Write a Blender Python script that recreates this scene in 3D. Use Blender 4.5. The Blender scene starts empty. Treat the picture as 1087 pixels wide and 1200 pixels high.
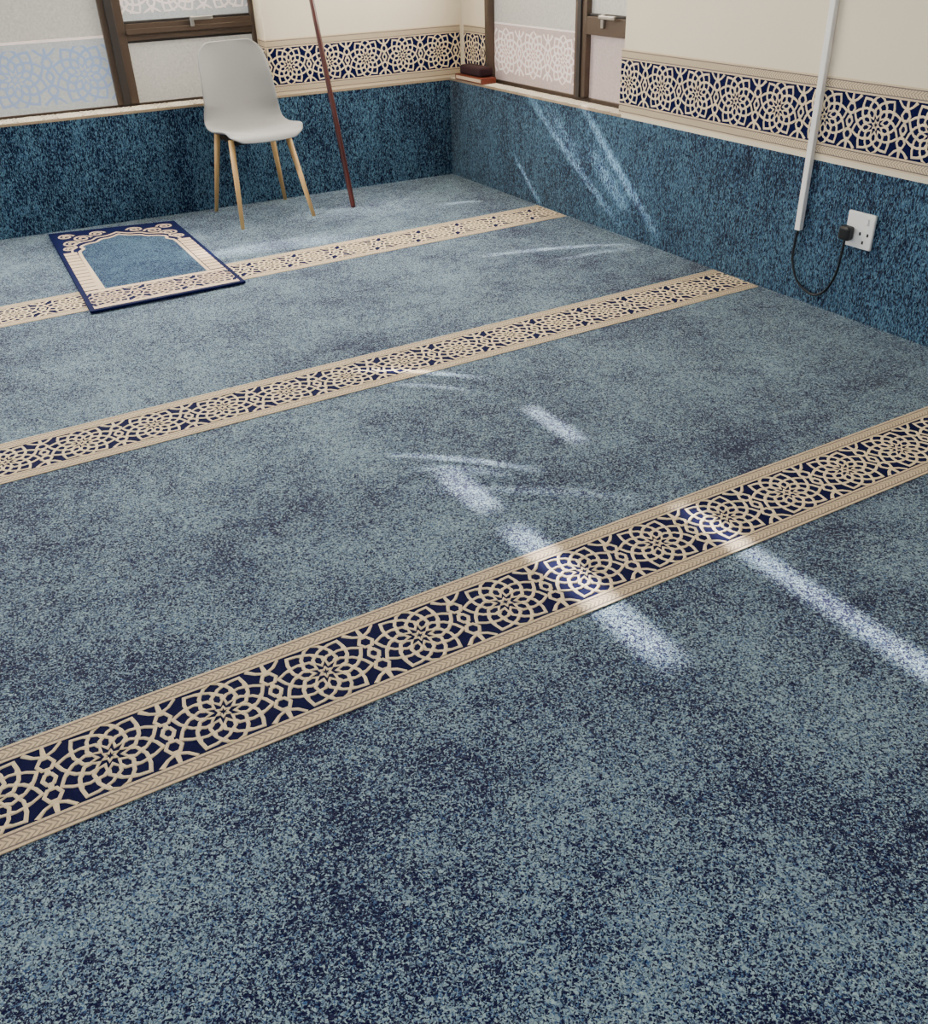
import bpy, math, random
from mathutils import Matrix, Vector
random.seed(3)
H=0.56
TH=-0.072
CU,SU=math.cos(TH),math.sin(TH)
def BW(s,n,z): # back wall frame: s along, n outward
    return (s*CU - n*SU, s*SU + n*CU, z)
def ID(x,y,z): return (x,y,z)

# ---------------- materials ----------------
def newmat(name):
    m=bpy.data.materials.new(name); m.use_nodes=True
    nt=m.node_tree; b=nt.nodes["Principled BSDF"]
    return m,nt,b
def srgb(r,g,b):
    f=lambda c:(c/255/12.92) if c/255<=.04045 else ((c/255+.055)/1.055)**2.4
    return (f(r),f(g),f(b),1)
def N(nt,t,**k):
    n=nt.nodes.new(t)
    for a,v in k.items(): setattr(n,a,v)
    return n
def mathn(nt,op,a,b=None,c=None,clamp=False):
    n=nt.nodes.new("ShaderNodeMath"); n.operation=op; n.use_clamp=clamp
    for i,v in enumerate((a,b,c)):
        if v is None: continue
        if isinstance(v,(int,float)): n.inputs[i].default_value=v
        else: nt.links.new(v,n.inputs[i])
    return n.outputs[0]
def mixc(nt,f,a,b):
    n=nt.nodes.new("ShaderNodeMix"); n.data_type='RGBA'
    for sock,v in ((n.inputs[0],f),(n.inputs[6],a),(n.inputs[7],b)):
        if isinstance(v,(int,float,tuple)): sock.default_value=v
        else: nt.links.new(v,sock)
    return n.outputs[2]
def plain(name,col,rough=.5,metal=0,noise=0,nscale=30,bump=0,**kw):
    m,nt,b=newmat(name)
    b.inputs["Roughness"].default_value=rough; b.inputs["Metallic"].default_value=metal
    g=N(nt,"ShaderNodeNewGeometry")
    ns=N(nt,"ShaderNodeTexNoise"); ns.inputs["Scale"].default_value=nscale; ns.inputs["Detail"].default_value=4
    nt.links.new(g.outputs["Position"],ns.inputs["Vector"])
    k=1-noise
    dark=(col[0]*k,col[1]*k,col[2]*k,1)
    nt.links.new(mixc(nt,ns.outputs[0],dark,col),b.inputs["Base Color"])
    if bump:
        bp=N(nt,"ShaderNodeBump"); bp.inputs["Strength"].default_value=bump; bp.inputs["Distance"].default_value=.002
        nt.links.new(ns.outputs[0],bp.inputs["Height"]); nt.links.new(bp.outputs[0],b.inputs["Normal"])
        b.inputs["Specular IOR Level"].default_value=.12
    for a,v in kw.items(): b.inputs[a].default_value=v
    return m
def carpet(name,cd,cl,cm,vscale=190,bias=0.5,amp=1.2,stretch=(1,1,1),sheen=.4,big=(1.1,3.2)):
    m,nt,b=newmat(name)
    g=N(nt,"ShaderNodeNewGeometry")
    mp=N(nt,"ShaderNodeMapping"); mp.inputs["Scale"].default_value=stretch
    nt.links.new(g.outputs["Position"],mp.inputs["Vector"])
    warp=N(nt,"ShaderNodeTexNoise"); warp.inputs["Scale"].default_value=140; warp.inputs["Detail"].default_value=2
    nt.links.new(mp.outputs[0],warp.inputs["Vector"])
    wv=N(nt,"ShaderNodeVectorMath",operation='MULTIPLY_ADD')
    nt.links.new(warp.outputs[1],wv.inputs[0]); wv.inputs[1].default_value=(.012,.012,.012)
    nt.links.new(mp.outputs[0],wv.inputs[2])
    v=N(nt,"ShaderNodeTexVoronoi"); v.inputs["Scale"].default_value=vscale
    nt.links.new(wv.outputs[0],v.inputs["Vector"])
    sep=N(nt,"ShaderNodeSeparateColor"); nt.links.new(v.outputs["Color"],sep.inputs[0])
    n1=N(nt,"ShaderNodeTexNoise"); n1.inputs["Scale"].default_value=big[0]; n1.inputs["Detail"].default_value=3
    n2=N(nt,"ShaderNodeTexNoise"); n2.inputs["Scale"].default_value=big[1]; n2.inputs["Detail"].default_value=9; n2.inputs["Roughness"].default_value=.82
    for n in (n1,n2): nt.links.new(mp.outputs[0],n.inputs["Vector"])
    a=mathn(nt,'MULTIPLY_ADD',n2.outputs[0],1.05,-.525)
    c=mathn(nt,'MULTIPLY_ADD',n1.outputs[0],.36,-.18)
    s=mathn(nt,'ADD',a,c); s=mathn(nt,'MULTIPLY_ADD',s,amp*1.6,bias)
    d=mathn(nt,'SUBTRACT',s,sep.outputs[0])
    d=mathn(nt,'MULTIPLY_ADD',d,6,.5,clamp=True)
    lightc=mixc(nt,mathn(nt,'POWER',sep.outputs[1],.85),cm,cl)
    col=mixc(nt,d,cd,lightc)
    nt.links.new(col,b.inputs["Base Color"])
    b.inputs["Roughness"].default_value=.8
    b.inputs["Specular IOR Level"].default_value=.12
    b.inputs["Sheen Weight"].default_value=sheen; b.inputs["Sheen Roughness"].default_value=.35
    b.inputs["Sheen Tint"].default_value=srgb(228,230,212)
    tuft=N(nt,"ShaderNodeTexNoise"); tuft.inputs["Scale"].default_value=75; tuft.inputs["Detail"].default_value=3
    nt.links.new(mp.outputs[0],tuft.inputs["Vector"])
    bp=N(nt,"ShaderNodeBump"); bp.inputs["Strength"].default_value=.85; bp.inputs["Distance"].default_value=.003
    hgt=mathn(nt,'SUBTRACT',sep.outputs[2],v.outputs["Distance"])
    nt.links.new(mathn(nt,'MULTIPLY_ADD',tuft.outputs[0],3.0,hgt),bp.inputs["Height"])
    nt.links.new(bp.outputs[0],b.inputs["Normal"])
    return m

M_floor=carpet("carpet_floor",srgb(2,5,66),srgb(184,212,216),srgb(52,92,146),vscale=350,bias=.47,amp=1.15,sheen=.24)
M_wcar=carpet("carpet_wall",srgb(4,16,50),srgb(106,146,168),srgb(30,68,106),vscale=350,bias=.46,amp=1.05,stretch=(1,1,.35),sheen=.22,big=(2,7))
M_navy=plain("navy_pile",srgb(4,9,66),.9,noise=.5,nscale=220,bump=.5)
M_cream=plain("cream_pile",srgb(248,226,186),.9,noise=.24,nscale=260,bump=.8)
M_rugfield=carpet("rug_field",srgb(6,22,74),srgb(120,158,176),srgb(34,72,116),vscale=350,bias=.46,amp=1,sheen=.12)
M_rugnavy=plain("rug_navy",srgb(6,18,70),.8,noise=.4,nscale=200,bump=.4)
M_rugcream=plain("rug_cream",srgb(230,204,174),.85,noise=.22,nscale=200,bump=.4)
M_wall=plain("cream_paint",srgb(232,218,192),.7,noise=.06,nscale=4)
M_ceil=plain("ceiling_paint",srgb(235,232,225),.8,noise=.03,nscale=3)
M_sill=plain("sill_lace_base",srgb(172,150,122),.8,noise=.3,nscale=120)
M_silll=plain("sill_lace_light",srgb(250,240,222),.8,noise=.12,nscale=120)
M_frame=plain("bronze_window_frame",srgb(96,80,68),.38,.4,noise=.2,nscale=30)
M_frame2=plain("frame_inner_gasket",srgb(44,38,36),.6)
M_white=plain("white_plastic",srgb(240,238,234),.35,noise=.03)
M_black=plain("black_rubber",srgb(18,18,20),.4)
M_shell=plain("chair_grey_shell",srgb(142,141,140),.65,noise=.06,nscale=60)
M_beech=plain("beech_wood",srgb(214,172,112),.5,noise=.25,nscale=20)
M_steel=plain("dark_steel",srgb(40,40,42),.4,.8)
M_pole=plain("mahogany_pole",srgb(74,30,24),.3,noise=.3,nscale=12)
M_maroon=plain("maroon_velvet",srgb(48,8,22),.85,noise=.4,nscale=80)
M_brown=plain("book_brown",srgb(120,50,28),.5,noise=.3,nscale=60)
M_steelhandle=plain("handle_steel",srgb(190,185,178),.3,.9)

def border_mat():
    m,nt,b=newmat("braided_border")
    uv=N(nt,"ShaderNodeUVMap"); uv.uv_map="UVMap"
    sx=N(nt,"ShaderNodeSeparateXYZ"); nt.links.new(uv.outputs[0],sx.inputs[0])
    tri=mathn(nt,'PINGPONG',sx.outputs[1],.25)
    ph=mathn(nt,'MULTIPLY_ADD',tri,.05,sx.outputs[0])
    w=mathn(nt,'SINE',mathn(nt,'MULTIPLY',ph,2*math.pi/.0125))
    w=mathn(nt,'GREATER_THAN',w,.3)
    mid=mathn(nt,'COMPARE',sx.outputs[1],.5,.27)
    w=mathn(nt,'MULTIPLY',w,mid)
    e1=mathn(nt,'COMPARE',sx.outputs[1],.18,.045); e2=mathn(nt,'COMPARE',sx.outputs[1],.82,.045)
    e=mathn(nt,'MAXIMUM',e1,e2)
    w=mathn(nt,'MAXIMUM',mathn(nt,'MULTIPLY',w,.6),mathn(nt,'MULTIPLY',e,.85))
    g=N(nt,"ShaderNodeNewGeometry")
    ns=N(nt,"ShaderNodeTexNoise"); ns.inputs["Scale"].default_value=250; ns.inputs["Detail"].default_value=3
    nt.links.new(g.outputs["Position"],ns.inputs["Vector"])
    base=mixc(nt,ns.outputs[0],srgb(186,162,128),srgb(242,222,186))
    col=mixc(nt,w,base,srgb(84,74,88))
    nt.links.new(col,b.inputs["Base Color"]); b.inputs["Roughness"].default_value=.9
    b.inputs["Specular IOR Level"].default_value=.12
    bp=N(nt,"ShaderNodeBump"); bp.inputs["Strength"].default_value=.6; bp.inputs["Distance"].default_value=.002
    nt.links.new(mathn(nt,'SUBTRACT',ns.outputs[0],w),bp.inputs["Height"]); nt.links.new(bp.outputs[0],b.inputs["Normal"])
    return m
M_border=border_mat()
def glow_glass_mat(name,col,strength,speck=.1,scale=60):
    m,nt,b=newmat(name)
    g=N(nt,"ShaderNodeNewGeometry")
    ns=N(nt,"ShaderNodeTexNoise"); ns.inputs["Scale"].default_value=scale; ns.inputs["Detail"].default_value=5
    nt.links.new(g.outputs["Position"],ns.inputs["Vector"])
    k=1-speck
    c=mixc(nt,ns.outputs[0],(col[0]*k,col[1]*k,col[2]*k,1),col)
    nt.links.new(c,b.inputs["Base Color"]); nt.links.new(c,b.inputs["Emission Color"])
    b.inputs["Emission Strength"].default_value=strength  # glow stands in for daylight passing through the pane
    b.inputs["Roughness"].default_value=.35
    return m
M_frost=glow_glass_mat("frosted_glass",srgb(200,197,188),.46,.45,90)
M_frostp=glow_glass_mat("frosted_glass_pattern_area",srgb(190,195,196),.48,.45,90)
M_frostpink=glow_glass_mat("frosted_glass_pink",srgb(200,180,174),.42,.4,90)
M_frline=glow_glass_mat("frosting_lines",srgb(136,156,190),.5,.05)
M_frline2=glow_glass_mat("frosting_lines_warm",srgb(232,212,204),.66,.05)
M_skyglow=glow_glass_mat("skyglow_glass",srgb(255,251,241),21.5,.05,3)  # unseen upper panes emit the room's light in place of the sky

# ---------------- mesh builder ----------------
class MB:
    def __init__(s): s.v=[];s.f=[];s.m=[];s.uv=[]
    def quad(s,p,mi=0,uv=None):
        i=len(s.v); s.v+=list(p); s.f.append(tuple(range(i,i+len(p)))); s.m.append(mi)
        s.uv.append(uv or [(0,0)]*len(p))
    def box(s,a,b,mi=0,T=ID):
        x0,y0,z0=a;x1,y1,z1=b
        c=[(x0,y0,z0),(x1,y0,z0),(x1,y1,z0),(x0,y1,z0),(x0,y0,z1),(x1,y0,z1),(x1,y1,z1),(x0,y1,z1)]
        c=[T(*q) for q in c]
        for f in ((3,2,1,0),(4,5,6,7),(0,1,5,4),(1,2,6,5),(2,3,7,6),(3,0,4,7)):
            s.quad([c[k] for k in f],mi)
    def obj(s,name,mats,parent=None,merge=False,smooth=False,bevel=0):
        me=bpy.data.meshes.new(name); me.from_pydata([tuple(q) for q in s.v],[],s.f)
        for m in mats: me.materials.append(m)
        for p,mi in zip(me.polygons,s.m): p.material_index=mi; p.use_smooth=smooth
        ul=me.uv_layers.new(name="UVMap"); k=0
        for u in s.uv:
            for q in u: ul.data[k].uv=q; k+=1
        o=bpy.data.objects.new(name,me); bpy.context.collection.objects.link(o)
        if merge or bevel:
            import bmesh
            bm=bmesh.new(); bm.from_mesh(me); bmesh.ops.remove_doubles(bm,verts=bm.verts,dist=1e-5)
            bmesh.ops.recalc_face_normals(bm,faces=bm.faces)
            bm.to_mesh(me); bm.free()
        if bevel:
            bv=o.modifiers.new("bevel","BEVEL"); bv.width=bevel; bv.segments=3; bv.limit_method='ANGLE'
        if parent: o.parent=parent
        return o
def empty(name,loc=(0,0,0)):
    e=bpy.data.objects.new(name,None); bpy.context.collection.objects.link(e); e.empty_display_size=.1
    return e

def ribbon(mb,pts,w,T,h=.0025,closed=False,mi=0,vlim=None,ulim=None):
    """pts in (u,v); T(u,v,h)->world"""
    n=len(pts); L=[];Rr=[]
    for i in range(n):
        if closed: a=pts[(i-1)%n]; b=pts[(i+1)%n]
        else: a=pts[max(i-1,0)]; b=pts[min(i+1,n-1)]
        dx,dy=b[0]-a[0],b[1]-a[1]; l=math.hypot(dx,dy) or 1
        nx,ny=-dy/l,dx/l
        p=pts[i]
        d1=(p[0]-a[0],p[1]-a[1]); l1=math.hypot(*d1) or 1
        k=1.0
        if l1>1e-9:
            c=abs((-d1[1]/l1)*nx+(d1[0]/l1)*ny); k=1/max(c,.6)
        k*=random.uniform(.93,1.07)
        L.append((p[0]+nx*w/2*k,p[1]+ny*w/2*k)); Rr.append((p[0]-nx*w/2*k,p[1]-ny*w/2*k))
    def cl(q):
        u,v=q
        if vlim: v=max(-vlim,min(vlim,v))
        if ulim: u=max(ulim[0],min(ulim[1],u))
        return (u,v)
    def lerp(a,b,t): return (a[0]+(b[0]-a[0])*t,a[1]+(b[1]-a[1])*t)
    m=n if closed else n-1
    jit=random.random()*h*.15
    for i in range(m):
        j=(i+1)%n
        if vlim:
            vs=[q[1] for q in (L[i],L[j],Rr[i],Rr[j])]
            if min(vs)>=vlim-1e-9 or max(vs)<=-vlim+1e-9: continue
        if ulim:
            us=[q[0] for q in (L[i],L[j],Rr[i],Rr[j])]
            if max(us)<=ulim[0] or min(us)>=ulim[1]: continue
        a0,a1,b0,b1=cl(L[i]),cl(L[j]),cl(Rr[i]),cl(Rr[j])
        A0,A1=cl(lerp(L[i],Rr[i],.22)),cl(lerp(L[j],Rr[j],.22))
        B0,B1=cl(lerp(Rr[i],L[i],.22)),cl(lerp(Rr[j],L[j],.22))
        H1=h+jit
        mb.quad([T(*a0,0),T(*A0,H1),T(*A1,H1),T(*a1,0)],mi)
        mb.quad([T(*A0,H1),T(*B0,H1),T(*B1,H1),T(*A1,H1)],mi)
        mb.quad([T(*B0,H1),T(*b0,0),T(*b1,0),T(*B1,H1)],mi)

PITCH=.2295
def polar(r,a): return (r*math.cos(a),r*math.sin(a))
def tile_curves(sc=1.0):
    C=[]; LW=.0080
    def add(pts,closed,w=LW): C.append(([(x*sc,y*sc) for x,y in pts],closed,w*sc))
    # small six-pointed centre, ten-pointed star round it
    add([polar((.0075 if k%2 else .0160),math.pi*k/6+.26) for k in range(12)],True,.0054)
    n=10; st=2*math.pi/n
    add([polar((.0235 if k%2 else .0410),math.pi*k/n) for k in range(2*n)],True,.0070)
    for k in range(n):
        a=st*k
        am=a+st/2
        # ring 1: angular petals between star tips
        add([polar(.039,a),polar(.051,a+st*.16),polar(.0600,am),polar(.051,a+st*.84),polar(.039,a+st)],False)
        # ring 2: kites over the star tips
        add([polar(.0585,a-st/2),polar(.0700,a-st*.30),polar(.0810,a),polar(.0700,a+st*.30),polar(.0585,a+st/2)],False)
        # ring 3
        add([polar(.0790,a),polar(.0890,a+st*.20),polar(.1020,am),polar(.0890,a+st*.80),polar(.0790,a+st)],False)
    hx=PITCH/2
    add([(hx+.0125*math.cos(2*math.pi*k/6),.0155*math.sin(2*math.pi*k/6)) for k in range(6)],True)
    for sg in (1,-1):
        add([(hx+.0165*math.cos(2*math.pi*k/6),sg*.044+.0180*math.sin(2*math.pi*k/6)) for k in range(6)],True)
        add([(hx-.036,sg*.092),(hx-.020,sg*.074),(hx,sg*.064),(hx+.020,sg*.074),(hx+.036,sg*.092)],False)
        add([(hx,sg*.060),(hx,sg*.095)],False)
        add([(hx,sg*.015),(hx,sg*.029)],False)
    return C
def band(mb,u0,u1,ustar,half_in,T,mi=0,sc=1.0,h=.0015):
    C=tile_curves(sc); P=PITCH*sc
    k0=math.floor((u0-ustar)/P)-1; k1=math.ceil((u1-ustar)/P)+1
    for k in range(k0,k1+1):
        cu=ustar+k*P
        for pts,closed,w in C:
            ribbon(mb,[(cu+x,y) for x,y in pts],w,T,h=h,closed=closed,mi=mi,vlim=half_in,ulim=(u0,u1))
def full_band(name,u0,u1,ustar,T,W=.274,bw=.044,ends=True,th=.0012,parent=None,sc=1.0):
    mb=MB(); a=W/2-bw
    def slab(ua,ub,va,vb,h0,h1,mi,uvf=False):
        n=max(1,int((ub-ua)/.5))
        for i in range(n):
            x0=ua+(ub-ua)*i/n; x1=ua+(ub-ua)*(i+1)/n
            mb.quad([T(x0,va,h1),T(x1,va,h1),T(x1,vb,h1),T(x0,vb,h1)],mi,[(x0,0),(x1,0),(x1,1),(x0,1)])
        mb.quad([T(ua,va,h0),T(ub,va,h0),T(ub,va,h1),T(ua,va,h1)],mi)
        mb.quad([T(ua,vb,h1),T(ub,vb,h1),T(ub,vb,h0),T(ua,vb,h0)],mi)
        mb.quad([T(ua,va,h0),T(ua,va,h1),T(ua,vb,h1),T(ua,vb,h0)],mi)
        mb.quad([T(ub,va,h0),T(ub,vb,h0),T(ub,vb,h1),T(ub,va,h1)],mi)
    slab(u0,u1,-a,a,0,th,0)
    slab(u0,u1,a,W/2,0,th+.0012,1)
    slab(u0,u1,-W/2,-a,0,th+.0012,1)
    band(mb,u0,u1,ustar,a,lambda u,v,h:T(u,v,th+h),mi=2,sc=sc)
    return mb.obj(name,[M_navy,M_border,M_cream],parent)

# ---------------- room shell ----------------
XL=-7.0; YF=-8.0; ZC=2.75
mb=MB(); mb.quad([(XL,YF,0),(0.0,YF,0),(0.0,0,0),(XL,.52,0)],0)
mb.box((XL,YF,-.1),(.3,.9,-.002),0)
floor=mb.obj("floor",[M_floor])
mb=MB(); mb.box((XL,YF,ZC),(.4,1.0,ZC+.1)); mb.obj("ceiling",[M_ceil])
WS0,WS1=-3.7,-1.1
WZ0,WZ1=H,2.4
LZ=H-.012
mb=MB()
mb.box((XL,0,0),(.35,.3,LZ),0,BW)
mb.box((XL,0.0,LZ),(WS0,.3,ZC),1,BW)
mb.box((WS1,0.012,LZ),(.14,.3,ZC),1,BW)
mb.box((WS0,0,WZ1),(WS1,.3,ZC),1,BW)
wall_back=mb.obj("wall_back",[M_wcar,M_wall])
RW0,RW1=-1.645,-.27
mb=MB()
mb.box((0,YF,0),(.3,0.0,LZ),0)
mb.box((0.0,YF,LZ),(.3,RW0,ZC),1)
mb.box((.10,RW1,LZ),(.3,.02,ZC),1)
mb.box((.04,RW0,WZ1),(.3,RW1,ZC),1)
wall_right=mb.obj("wall_right",[M_wcar,M_wall])

mb=MB(); mb.box((WS0,-.004,LZ),(WS1,.163,H),0,BW)
band(mb,WS0,WS1,-1.6,.078,lambda u,v,h:BW(u,.08+v,H+h),mi=1,h=.002,sc=.85)
mb.box((WS1,-.004,LZ),(.10,.012,H),0,BW)
mb.obj("windowsill_back",[M_sill,M_silll])
mb=MB(); mb.box((-.004,RW0,LZ),(.088,RW1,H),0); mb.box((-.004,RW1,LZ),(.10,-.005,H),0)
band(mb,RW0,-.02,-.9,.043,lambda u,v,h:(.042+v,u,H+h),mi=1,h=.002,sc=.5)
mb.obj("windowsill_right",[M_sill,M_silll])

# ---------------- bands ----------------
ang=-.009
def stripeT(yc):
    c,s=math.cos(ang),math.sin(ang)
    return lambda u,v,h:(u*c-v*s, yc+u*s+v*c, h+.0005)
for i,(yc,u1) in enumerate(((-1.109,-.012),(-2.507,-.012),(-3.919,-.012))):
    full_band("carpet_stripe" if i==0 else "carpet_stripe.%03d"%i,-5.2,u1,-2.788,stripeT(yc))
zc=.568+.137
full_band("trim_1",-4.8,-1.63,-1.919,lambda u,v,h:(-h-.0005,u,zc+v))
full_band("trim_2",WS1-.001,.085,-.98,lambda u,v,h:BW(u,.0115-h,zc+v))
full_band("trim_3",RW1,-.02,-.12,lambda u,v,h:(.0995-h,u,zc+v))
full_band("trim_4",-.15,-.001,-.1,lambda u,v,h:BW(WS1-.0005-h,-u,zc+v))

# ---------------- windows ----------------
def window_back():
    e=empty("window_1")
    G=.20
    fr=MB(); 
    def bar(s0,s1,z0,z1,n0=.167,n1=.215,mi=0): fr.box((s0,n0,z0),(s1,n1,z1),mi,BW)
    bar(WS0,WS1,LZ+.001,.569,.188,.215); bar(WS0,WS1,1.22,1.30); bar(WS0,WS1,2.33,2.40)
    bar(WS0,WS0+.05,.569,2.33); bar(WS1-.022,WS1,.569,2.33)
    bar(-1.915,-1.80,.569,1.22)
    bar(-1.885,-1.845,.569,1.22,.150,.167,1)
    bar(-1.890,-1.80,1.30,2.33)
    bar(-3.0,-2.9,.569,2.33)
    bar(-1.80,WS1-.022,.875,.955)
    bar(-1.80,WS1-.022,.905,.93,.152,.167,0)
    bar(-1.80,WS1-.022,.955,.967,.18,.21,1)
    bar(-1.80,WS1-.022,.863,.875,.18,.21,1)
    fr.obj("frame",[M_frame,M_frame2],e,bevel=.003)
    g=MB()
    def pane(s0,s1,z0,z1,mi): g.box((s0,G-.004,z0),(s1,G+.004,z1),mi,BW)
    pane(-2.9,-1.915,.569,.905,1); pane(-2.9,-1.915,.905,1.22,0)
    pane(WS0+.05,-3.0,.569,.905,1); pane(WS0+.05,-3.0,.905,1.22,0)
    pane(-1.80,WS1-.022,.569,.875,0); pane(-1.80,WS1-.022,.955,1.22,1)
    g.obj("frosted_panes",[M_frost,M_frostp],e)
    g=MB()
    def up(s0,s1,z0,z1): g.box((s0,G-.004,z0),(s1,G+.004,z1),0,BW)  # out of view; gaps between panes are shaped to throw the floor's sun streaks
    up(WS0+.05,-3.0,1.3,2.33); up(-2.9,-1.970,1.3,2.33)
    up(-1.970,-1.89,1.3,1.69); up(-1.970,-1.89,2.145,2.33); 
    up(-1.970,-1.89,1.80,1.855)
    up(-1.80,-1.520,1.3,2.33); up(-1.463,WS1-.022,1.3,2.33)
    up(-1.520,-1.463,1.3,1.575); up(-1.520,-1.463,1.70,1.925)
    g.obj("upper_panes",[M_skyglow],e)
    l=MB()
    Tp=lambda u,v,h:BW(u,G-.0045-h,.735+v)
    band(l,-2.9,-1.915,-2.05,.135,Tp,mi=0,h=.0004,sc=1.5)
    band(l,WS0+.05,-3.0,-2.05,.135,Tp,mi=0,h=.0004,sc=1.5)
    l.box((-2.9,G-.0055,.898),(-1.915,G-.004,.910),1,BW)
    Tp=lambda u,v,h:BW(u,G-.0045-h,1.10+v)
    band(l,-1.80,WS1-.022,-1.5,.1,Tp,mi=1,h=.0004,sc=1.2)
    l.obj("frost_pattern",[M_frline,M_frline2],e)
    hd=MB(); hd.box((-1.46,.137,.925),(-1.44,.152,.975),0,BW); hd.box((-1.46,.12,.955),(-1.34,.135,.972),0,BW)
    hd.obj("latch",[M_steelhandle],e,bevel=.003)
window_back()
def window_right():
    e=empty("window_2"); G=.14
    fr=MB()
    def bar(y0,y1,z0,z1,x0=.105,x1=.155,mi=0): fr.box((x0,y0,z0),(x1,y1,z1),mi)
    bar(RW0,RW1,LZ+.001,.572,.125,.155); bar(RW0,RW1,1.22,1.3); bar(RW0,RW1,2.33,2.4)
    bar(RW1-.035,RW1,.572,2.33,.09,.155); bar(RW0,RW0+.03,.572,2.33)
    bar(-1.21,-1.115,.572,1.22); bar(-1.175,-1.145,.572,1.22,.095,.105,1); bar(-1.21,-1.115,1.3,2.33)
    bar(RW0+.03,-1.21,.865,.945); bar(RW0+.03,-1.21,.945,.957,.12,.15,1)
    fr.obj("frame",[M_frame,M_frame2],e,bevel=.003)
    g=MB()
    def pane(y0,y1,z0,z1,mi): g.box((G-.004,y0,z0),(G+.004,y1,z1),mi)
    pane(-1.115,RW1-.035,.572,.86,1); pane(-1.115,RW1-.035,.868,1.22,0)
    pane(-1.115,RW1-.035,.86,.868,2)
    pane(RW0+.03,-1.21,.572,.865,1); pane(RW0+.03,-1.21,.945,1.22,0)
    g.obj("frosted_panes",[M_frost,M_frostpink,M_frline2],e)
    g=MB(); g.box((G-.004,-1.115,1.3),(G+.004,RW1-.035,2.33)); g.box((G-.004,RW0+.03,1.3),(G+.004,-1.21,2.33))
    g.obj("upper_panes",[M_skyglow],e)
    l=MB()
    band(l,-1.115,RW1-.035,-.7,.12,lambda u,v,h:(G-.0045-h,u,.725+v),mi=0,h=.0004,sc=1.2)
    l.obj("frost_pattern",[M_frline2],e)
    hd=MB(); hd.box((.09,-1.36,.90),(.105,-1.34,.96)); hd.box((.075,-1.46,.94),(.09,-1.34,.957))
    hd.obj("latch",[M_steelhandle],e,bevel=.003)
window_right()

# ---------------- generic tubes ----------------
def tube(name,pts,radii,mat,parent=None,seg=14,sm=True):
    mb=MB(); P=[Vector(p) for p in pts]; rings=[]
    prev=None
    for i,p in enumerate(P):
        d=(P[min(i+1,len(P)-1)]-P[max(i-1,0)]).normalized()
        if prev is None: a=d.orthogonal().normalized()
        else: a=(prev-d*prev.dot(d)).normalized()
        prev=a; b=d.cross(a)
        r=radii[i] if isinstance(radii,(list,tuple)) else radii
        rings.append([p+a*r*math.cos(2*math.pi*k/seg)+b*r*math.sin(2*math.pi*k/seg) for k in range(seg)])
    for i in range(len(rings)-1):
        for k in range(seg):
            j=(k+1)%seg; mb.quad([rings[i][k],rings[i][j],rings[i+1][j],rings[i+1][k]])
    mb.quad(rings[0][::-1]); mb.quad(rings[-1])
    return mb.obj(name,[mat],parent,merge=True,smooth=sm)
def catmull(pts,n=8):
    P=[pts[0]]+list(pts)+[pts[-1]]; out=[]
    for i in range(1,len(P)-2):
        for t in range(n):
            t/=n
            out.append(tuple(.5*((2*b)+(-a+c)*t+(2*a-5*b+4*c-d)*t*t+(-a+3*b-3*c+d)*t**3) for a,b,c,d in zip(P[i-1],P[i],P[i+1],P[i+2])))
    out.append(tuple(pts[-1])); return out

# ---------------- chair ----------------
def chair():
    e=empty("shell_chair"); cx,cy=-1.322,-.175
    prof=[(-.240,.418,.150),(-.232,.440,.185),(-.19,.452,.213),(-.11,.447,.225),(-.02,.436,.228),(.07,.434,.226),(.13,.452,.222),(.165,.50,.216),(.182,.56,.208),(.197,.64,.202),(.212,.72,.195),(.226,.79,.184),(.236,.835,.160),(.241,.862,.115)]
    prof=catmull(prof,3); nu=16; mb=MB(); g=[]
    for (y,z,w) in prof:
        row=[]
        back=max(0,min(1,(z-.45)/.12))
        for k in range(nu+1):
            u=-1+2*k/nu
            zz=z+(.028*abs(u)**2.5)*(1-back)*(1 if y>-.2 else .3)
            yy=y-(.055*abs(u)**2.2)*back*(1.0 if z<.7 else max(.35,1-(z-.7)*4))
            row.append((cx+u*w,cy+yy,zz))
        g.append(row)
    for i in range(len(g)-1):
        for k in range(nu):
            mb.quad([g[i][k],g[i][k+1],g[i+1][k+1],g[i+1][k]])
    o=mb.obj("seat_shell",[M_shell],e,merge=True,smooth=True)
    s=o.modifiers.new("sol","SOLIDIFY"); s.thickness=.014; s.offset=0
    s=o.modifiers.new("sub","SUBSURF"); s.levels=1; s.render_levels=2
    feet=[(-1.533,.048),(-1.112,.055),(-1.535,-.412),(-1.119,-.397)]
    tops=[(-.17,.10),(.13,.10),(-.17,-.13),(.14,-.13)]
    for i,(f,t) in enumerate(zip(feet,tops)):
        a=(cx+t[0],cy+t[1],.430); b=(f[0],f[1],0.0)
        m=tuple((p+q)/2 for p,q in zip(a,b))
        tube("leg_%d"%(i+1),[b,m,a],[.0105,.0135,.0165],M_beech,e)
    mb=MB()
    for x in (-.15,.13): mb.box((cx+x-.011,cy-.15,.405),(cx+x+.011,cy+.12,.427))
    for y in (-.12,.09): mb.box((cx-.16,cy+y-.011,.400),(cx+.14,cy+y+.011,.42))
    mb.obj("under_frame",[M_steel],e,bevel=.002)
chair()
b0=Vector((-.863,-.364,0.0)); b1=Vector((-.905,.035,1.72))
ob=tube("wooden_pole",[b0,b0.lerp(b1,.01),b0.lerp(b1,.5),b1],[.013,.0145,.014,.012],M_pole)

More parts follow.
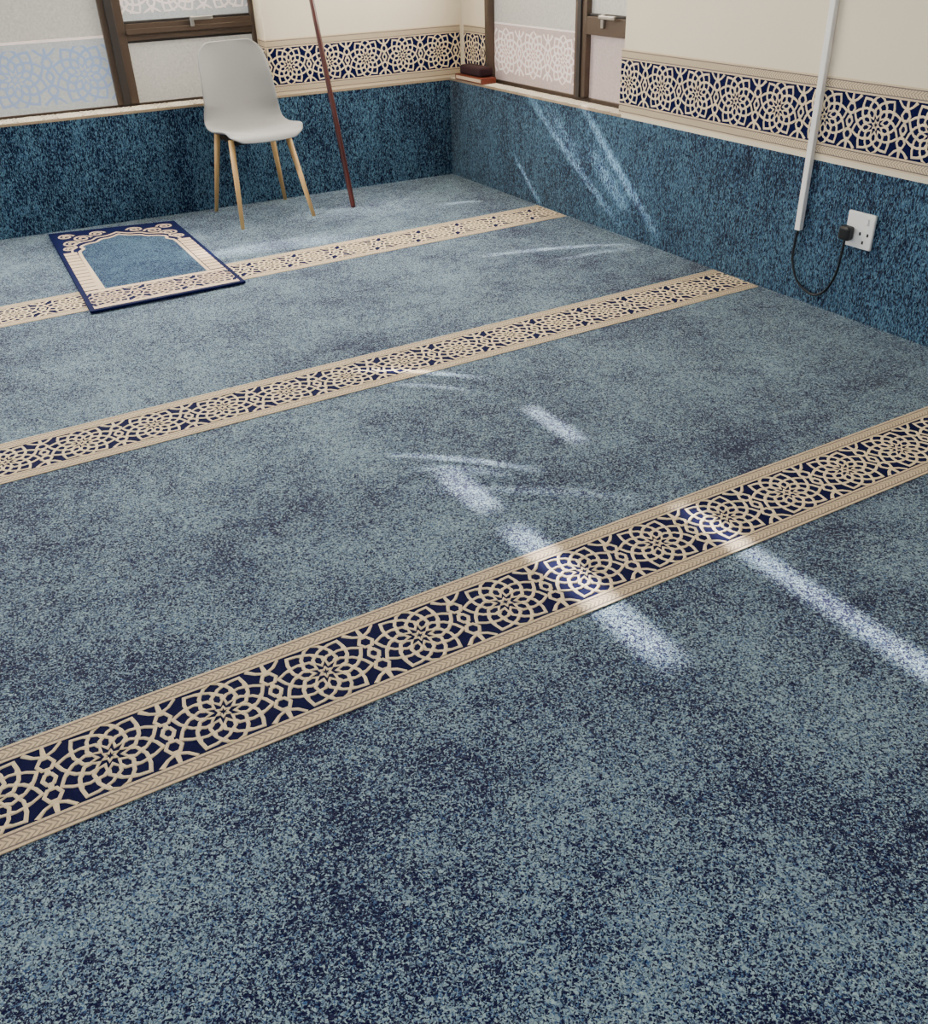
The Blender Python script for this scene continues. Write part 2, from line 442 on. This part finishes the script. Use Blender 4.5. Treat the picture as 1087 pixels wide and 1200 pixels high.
# ---------------- prayer rug ----------------
def rug():
    e=empty("prayer_rug")
    c00=(-2.510,-1.285);c10=(-1.828,-1.293);c01=(-2.443,.095);c11=(-1.806,-.055)
    W,L=.67,1.28
    def T(u,v,h):
        a=u/W;b=v/L
        x=(c00[0]*(1-a)+c10[0]*a)*(1-b)+(c01[0]*(1-a)+c11[0]*a)*b
        y=(c00[1]*(1-a)+c10[1]*a)*(1-b)+(c01[1]*(1-a)+c11[1]*a)*b
        return (x,y,.0045+h)
    mb=MB()
    t=.010
    mb.quad([T(0,0,t),T(W,0,t),T(W,L,t),T(0,L,t)],0)
    for a,b in (((0,0),(W,0)),((W,0),(W,L)),((W,L),(0,L)),((0,L),(0,0))):
        mb.quad([T(*a,0),T(*b,0),T(*b,t),T(*a,t)],0)
    mb.obj("pile",[M_rugnavy],e)
    mb=MB()
    def T2(u,v,h): return T(u,v,t+h)
    def rect(u0,u1,v0,v1,mi,h=.001):
        mb.quad([T2(u0,v0,h),T2(u1,v0,h),T2(u1,v1,h),T2(u0,v1,h)],mi)
    m=.020; bw=.075
    A=[(m+bw,.255),(m+bw,.80),(.10,.88),(.125,.92),(.120,.97),(.160,1.005),(.205,1.02),(.235,1.06),(.285,1.075),(.335,1.12)]
    arch=catmull(A[1:],5); 
    full=[A[0]]+arch+[(W-q[0],q[1]) for q in arch[::-1]]+[(W-A[0][0],A[0][1])]
    mb.quad([T2(u,v,.0008) for u,v in full],1)
    nb=12
    for side in (0,1):
        for k in range(nb):
            v0=.265+k*(.62/nb); v1=v0+.62/nb-.008
            u0=m if side==0 else W-m-bw+.012
            rect(u0,u0+bw-.012,v0,v1,2,.0015)
    rect(m,W-m,.018,.045,2,.0015); rect(m,W-m,.222,.252,2,.0015)
    band(mb,m,W-m,W/2,.088,lambda u,v,h:T2(u,.133+v,h),mi=2,h=.0018)
    ribbon(mb,full,.018,T2,h=.002,mi=2)
    out=[(q[0]+(q[0]-W/2)*.13,q[1]+.045) for q in arch]
    out=out+[(W-q[0],q[1]) for q in out[::-1]]
    out=[(max(m,min(W-m,u)),v) for u,v in out]
    ribbon(mb,out,.011,T2,h=.002,mi=2)
    for sg in (0,1):
        for (cu,cv,r) in ((.085,1.04,.05),(.15,1.12,.05),(.235,1.18,.045),(.06,.95,.035),(.075,1.18,.045)):
            pts=[]
            for k in range(26):
                a=k*.42; rr=r*(1-k/30)
                pts.append((cu+rr*math.cos(a),cv+rr*math.sin(a)))
            if sg: pts=[(W-p[0],p[1]) for p in pts]
            ribbon(mb,pts,.010,T2,h=.002,mi=2)
    mb.obj("woven_design",[M_rugnavy,M_rugfield,M_rugcream],e)
rug()

# ---------------- socket, conduit, cable ----------------
mb=MB(); mb.box((-.022,-2.821,.279),(-.0005,-2.795,ZC-.002)); mb.obj("cable_conduit",[M_white],bevel=.003)
e=empty("power_socket")
mb=MB(); mb.box((-.014,-3.152,.275),(-.0005,-3.030,.405)); mb.obj("plate",[M_white],e,bevel=.005)
mb=MB(); mb.box((-.0185,-3.128,.365),(-.014,-3.112,.388)); mb.obj("rocker_switch",[M_white],e,bevel=.002)
mb=MB()
for yy,zz in ((-3.115,.30),(-3.098,.33),(-3.132,.33)): mb.box((-.0145,yy-.004,zz-.006),(-.0138,yy+.004,zz+.006))
mb.obj("pin_holes",[M_black],e)
e=empty("power_cable")
mb=MB(); mb.box((-.05,-3.075,.300),(-.0145,-3.025,.352)); mb.obj("plug",[M_black],e,bevel=.010)
cp=[(-.012,-2.808,.285),(-.014,-2.802,.23),(-.016,-2.808,.15),(-.018,-2.85,.08),(-.02,-2.93,.05),(-.022,-2.99,.08),(-.026,-3.03,.15),(-.03,-3.045,.23),(-.033,-3.05,.31)]
tube("cord",catmull(cp,8),.0048,M_black,e,10)

# ---------------- book with cloth on sill ----------------
e=empty("prayer_book")
mb=MB(); mb.box((-.012,-.40,H+.001),(.084,-.09,H+.034)); mb.obj("lower_book",[M_brown],e,bevel=.004)
mb=MB(); mb.box((-.004,-.37,H+.035),(.086,-.13,H+.085)); mb.obj("velvet_cover",[M_maroon],e,bevel=.014)
mb=MB(); mb.box((-.0135,-.385,H+.009),(-.0125,-.105,H+.026)); mb.obj("page_edge",[M_rugcream],e)

# ---------------- lights ----------------
w=bpy.data.worlds.new("World"); bpy.context.scene.world=w; w.use_nodes=True
wn=w.node_tree; bg=wn.nodes["Background"]; bg.inputs[0].default_value=(.86,.91,1,1)
tc=N(wn,"ShaderNodeTexCoord"); sx=N(wn,"ShaderNodeSeparateXYZ"); wn.links.new(tc.outputs["Generated"],sx.inputs[0])
neg=mathn(wn,'MULTIPLY',sx.outputs[0],-1.0,clamp=True)
wn.links.new(mathn(wn,'MULTIPLY_ADD',mathn(wn,'POWER',neg,2.5),2.5,.27),bg.inputs[1])
sd=bpy.data.lights.new("sun","SUN"); sd.energy=27; sd.angle=math.radians(.6); sd.color=(1,.98,.95)
so=bpy.data.objects.new("sun",sd); bpy.context.collection.objects.link(so)
el=math.radians(25)
so.rotation_euler=Vector((0,-math.cos(el),-math.sin(el))).to_track_quat('-Z','Y').to_euler()
so.location=(-1.7,6,4)

# Glints and pale patches of reflected sun, from added spot lamps with streak masks
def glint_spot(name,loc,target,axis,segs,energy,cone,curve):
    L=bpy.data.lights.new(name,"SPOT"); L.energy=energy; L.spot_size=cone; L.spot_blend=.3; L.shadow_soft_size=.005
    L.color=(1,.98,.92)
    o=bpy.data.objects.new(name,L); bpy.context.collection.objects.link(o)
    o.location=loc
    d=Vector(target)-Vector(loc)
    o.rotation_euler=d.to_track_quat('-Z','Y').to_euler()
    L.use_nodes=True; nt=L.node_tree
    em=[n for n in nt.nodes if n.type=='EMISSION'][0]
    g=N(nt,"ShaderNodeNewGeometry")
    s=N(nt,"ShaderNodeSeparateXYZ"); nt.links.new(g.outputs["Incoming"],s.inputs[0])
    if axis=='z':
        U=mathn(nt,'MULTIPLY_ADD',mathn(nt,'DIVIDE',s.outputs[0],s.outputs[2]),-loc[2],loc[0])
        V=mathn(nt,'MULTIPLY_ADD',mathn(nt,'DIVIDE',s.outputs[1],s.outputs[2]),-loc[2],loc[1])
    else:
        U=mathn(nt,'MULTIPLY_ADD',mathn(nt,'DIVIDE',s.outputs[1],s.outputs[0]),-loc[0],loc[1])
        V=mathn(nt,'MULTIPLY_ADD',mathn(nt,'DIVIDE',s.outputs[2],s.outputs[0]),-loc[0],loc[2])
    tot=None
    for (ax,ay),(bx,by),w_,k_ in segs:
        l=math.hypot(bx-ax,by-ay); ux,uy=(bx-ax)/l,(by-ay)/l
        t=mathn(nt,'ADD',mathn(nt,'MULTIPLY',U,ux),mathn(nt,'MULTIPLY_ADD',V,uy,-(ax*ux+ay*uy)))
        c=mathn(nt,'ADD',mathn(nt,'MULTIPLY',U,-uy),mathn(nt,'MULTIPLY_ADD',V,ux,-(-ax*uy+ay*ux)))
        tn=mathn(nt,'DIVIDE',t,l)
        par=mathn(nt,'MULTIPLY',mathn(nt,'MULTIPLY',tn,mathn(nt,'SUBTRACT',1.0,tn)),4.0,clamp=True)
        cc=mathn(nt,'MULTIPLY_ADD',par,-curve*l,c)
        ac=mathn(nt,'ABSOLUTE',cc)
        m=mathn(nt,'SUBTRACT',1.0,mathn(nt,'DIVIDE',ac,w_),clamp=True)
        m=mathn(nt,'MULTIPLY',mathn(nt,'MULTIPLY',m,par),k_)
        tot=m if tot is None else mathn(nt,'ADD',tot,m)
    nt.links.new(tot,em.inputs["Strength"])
glint_spot("glint_helper_floor",(-3.6,-1.2,2.6),(-1.2,-2.5,0),'z',[
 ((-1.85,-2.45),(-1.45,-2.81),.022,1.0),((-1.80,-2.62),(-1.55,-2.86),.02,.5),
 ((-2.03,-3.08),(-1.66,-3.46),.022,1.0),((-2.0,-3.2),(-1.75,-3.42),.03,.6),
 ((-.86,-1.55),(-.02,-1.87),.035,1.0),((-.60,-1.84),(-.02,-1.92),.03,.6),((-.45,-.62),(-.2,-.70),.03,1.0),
 ((-2.0,-.75),(-1.0,-.95),.12,.5),((-1.3,-.35),(-.4,-.6),.30,.35),((-2.1,-3.3),(-1.5,-3.75),.03,.35)],3500,math.radians(85),.05)  # the widest masks are added just to lighten the far floor
glint_spot("glint_helper_wall",(-3.2,-2.2,2.2),(0,-1.4,.3),'x',[
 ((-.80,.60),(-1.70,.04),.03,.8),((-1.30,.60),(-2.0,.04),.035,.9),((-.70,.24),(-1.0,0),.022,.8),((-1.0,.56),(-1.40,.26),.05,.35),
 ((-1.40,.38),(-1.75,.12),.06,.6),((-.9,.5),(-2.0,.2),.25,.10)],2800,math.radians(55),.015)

# ---------------- camera ----------------
R=[(0.861338,-0.507043,-0.031700),(-0.294903,-0.448206,-0.843886),(0.413679,0.736219,-0.535585)]
cam=bpy.data.cameras.new("camera"); co=bpy.data.objects.new("camera",cam); bpy.context.collection.objects.link(co)
cam.sensor_width=36; cam.sensor_fit='AUTO'; cam.lens=36*1097.5/1200
cam.clip_start=.05
M=Matrix(((R[0][0],-R[1][0],-R[2][0],-3.0391),(R[0][1],-R[1][1],-R[2][1],-5.3882),(R[0][2],-R[1][2],-R[2][2],1.3729),(0,0,0,1)))
co.matrix_world=M
bpy.context.scene.camera=co
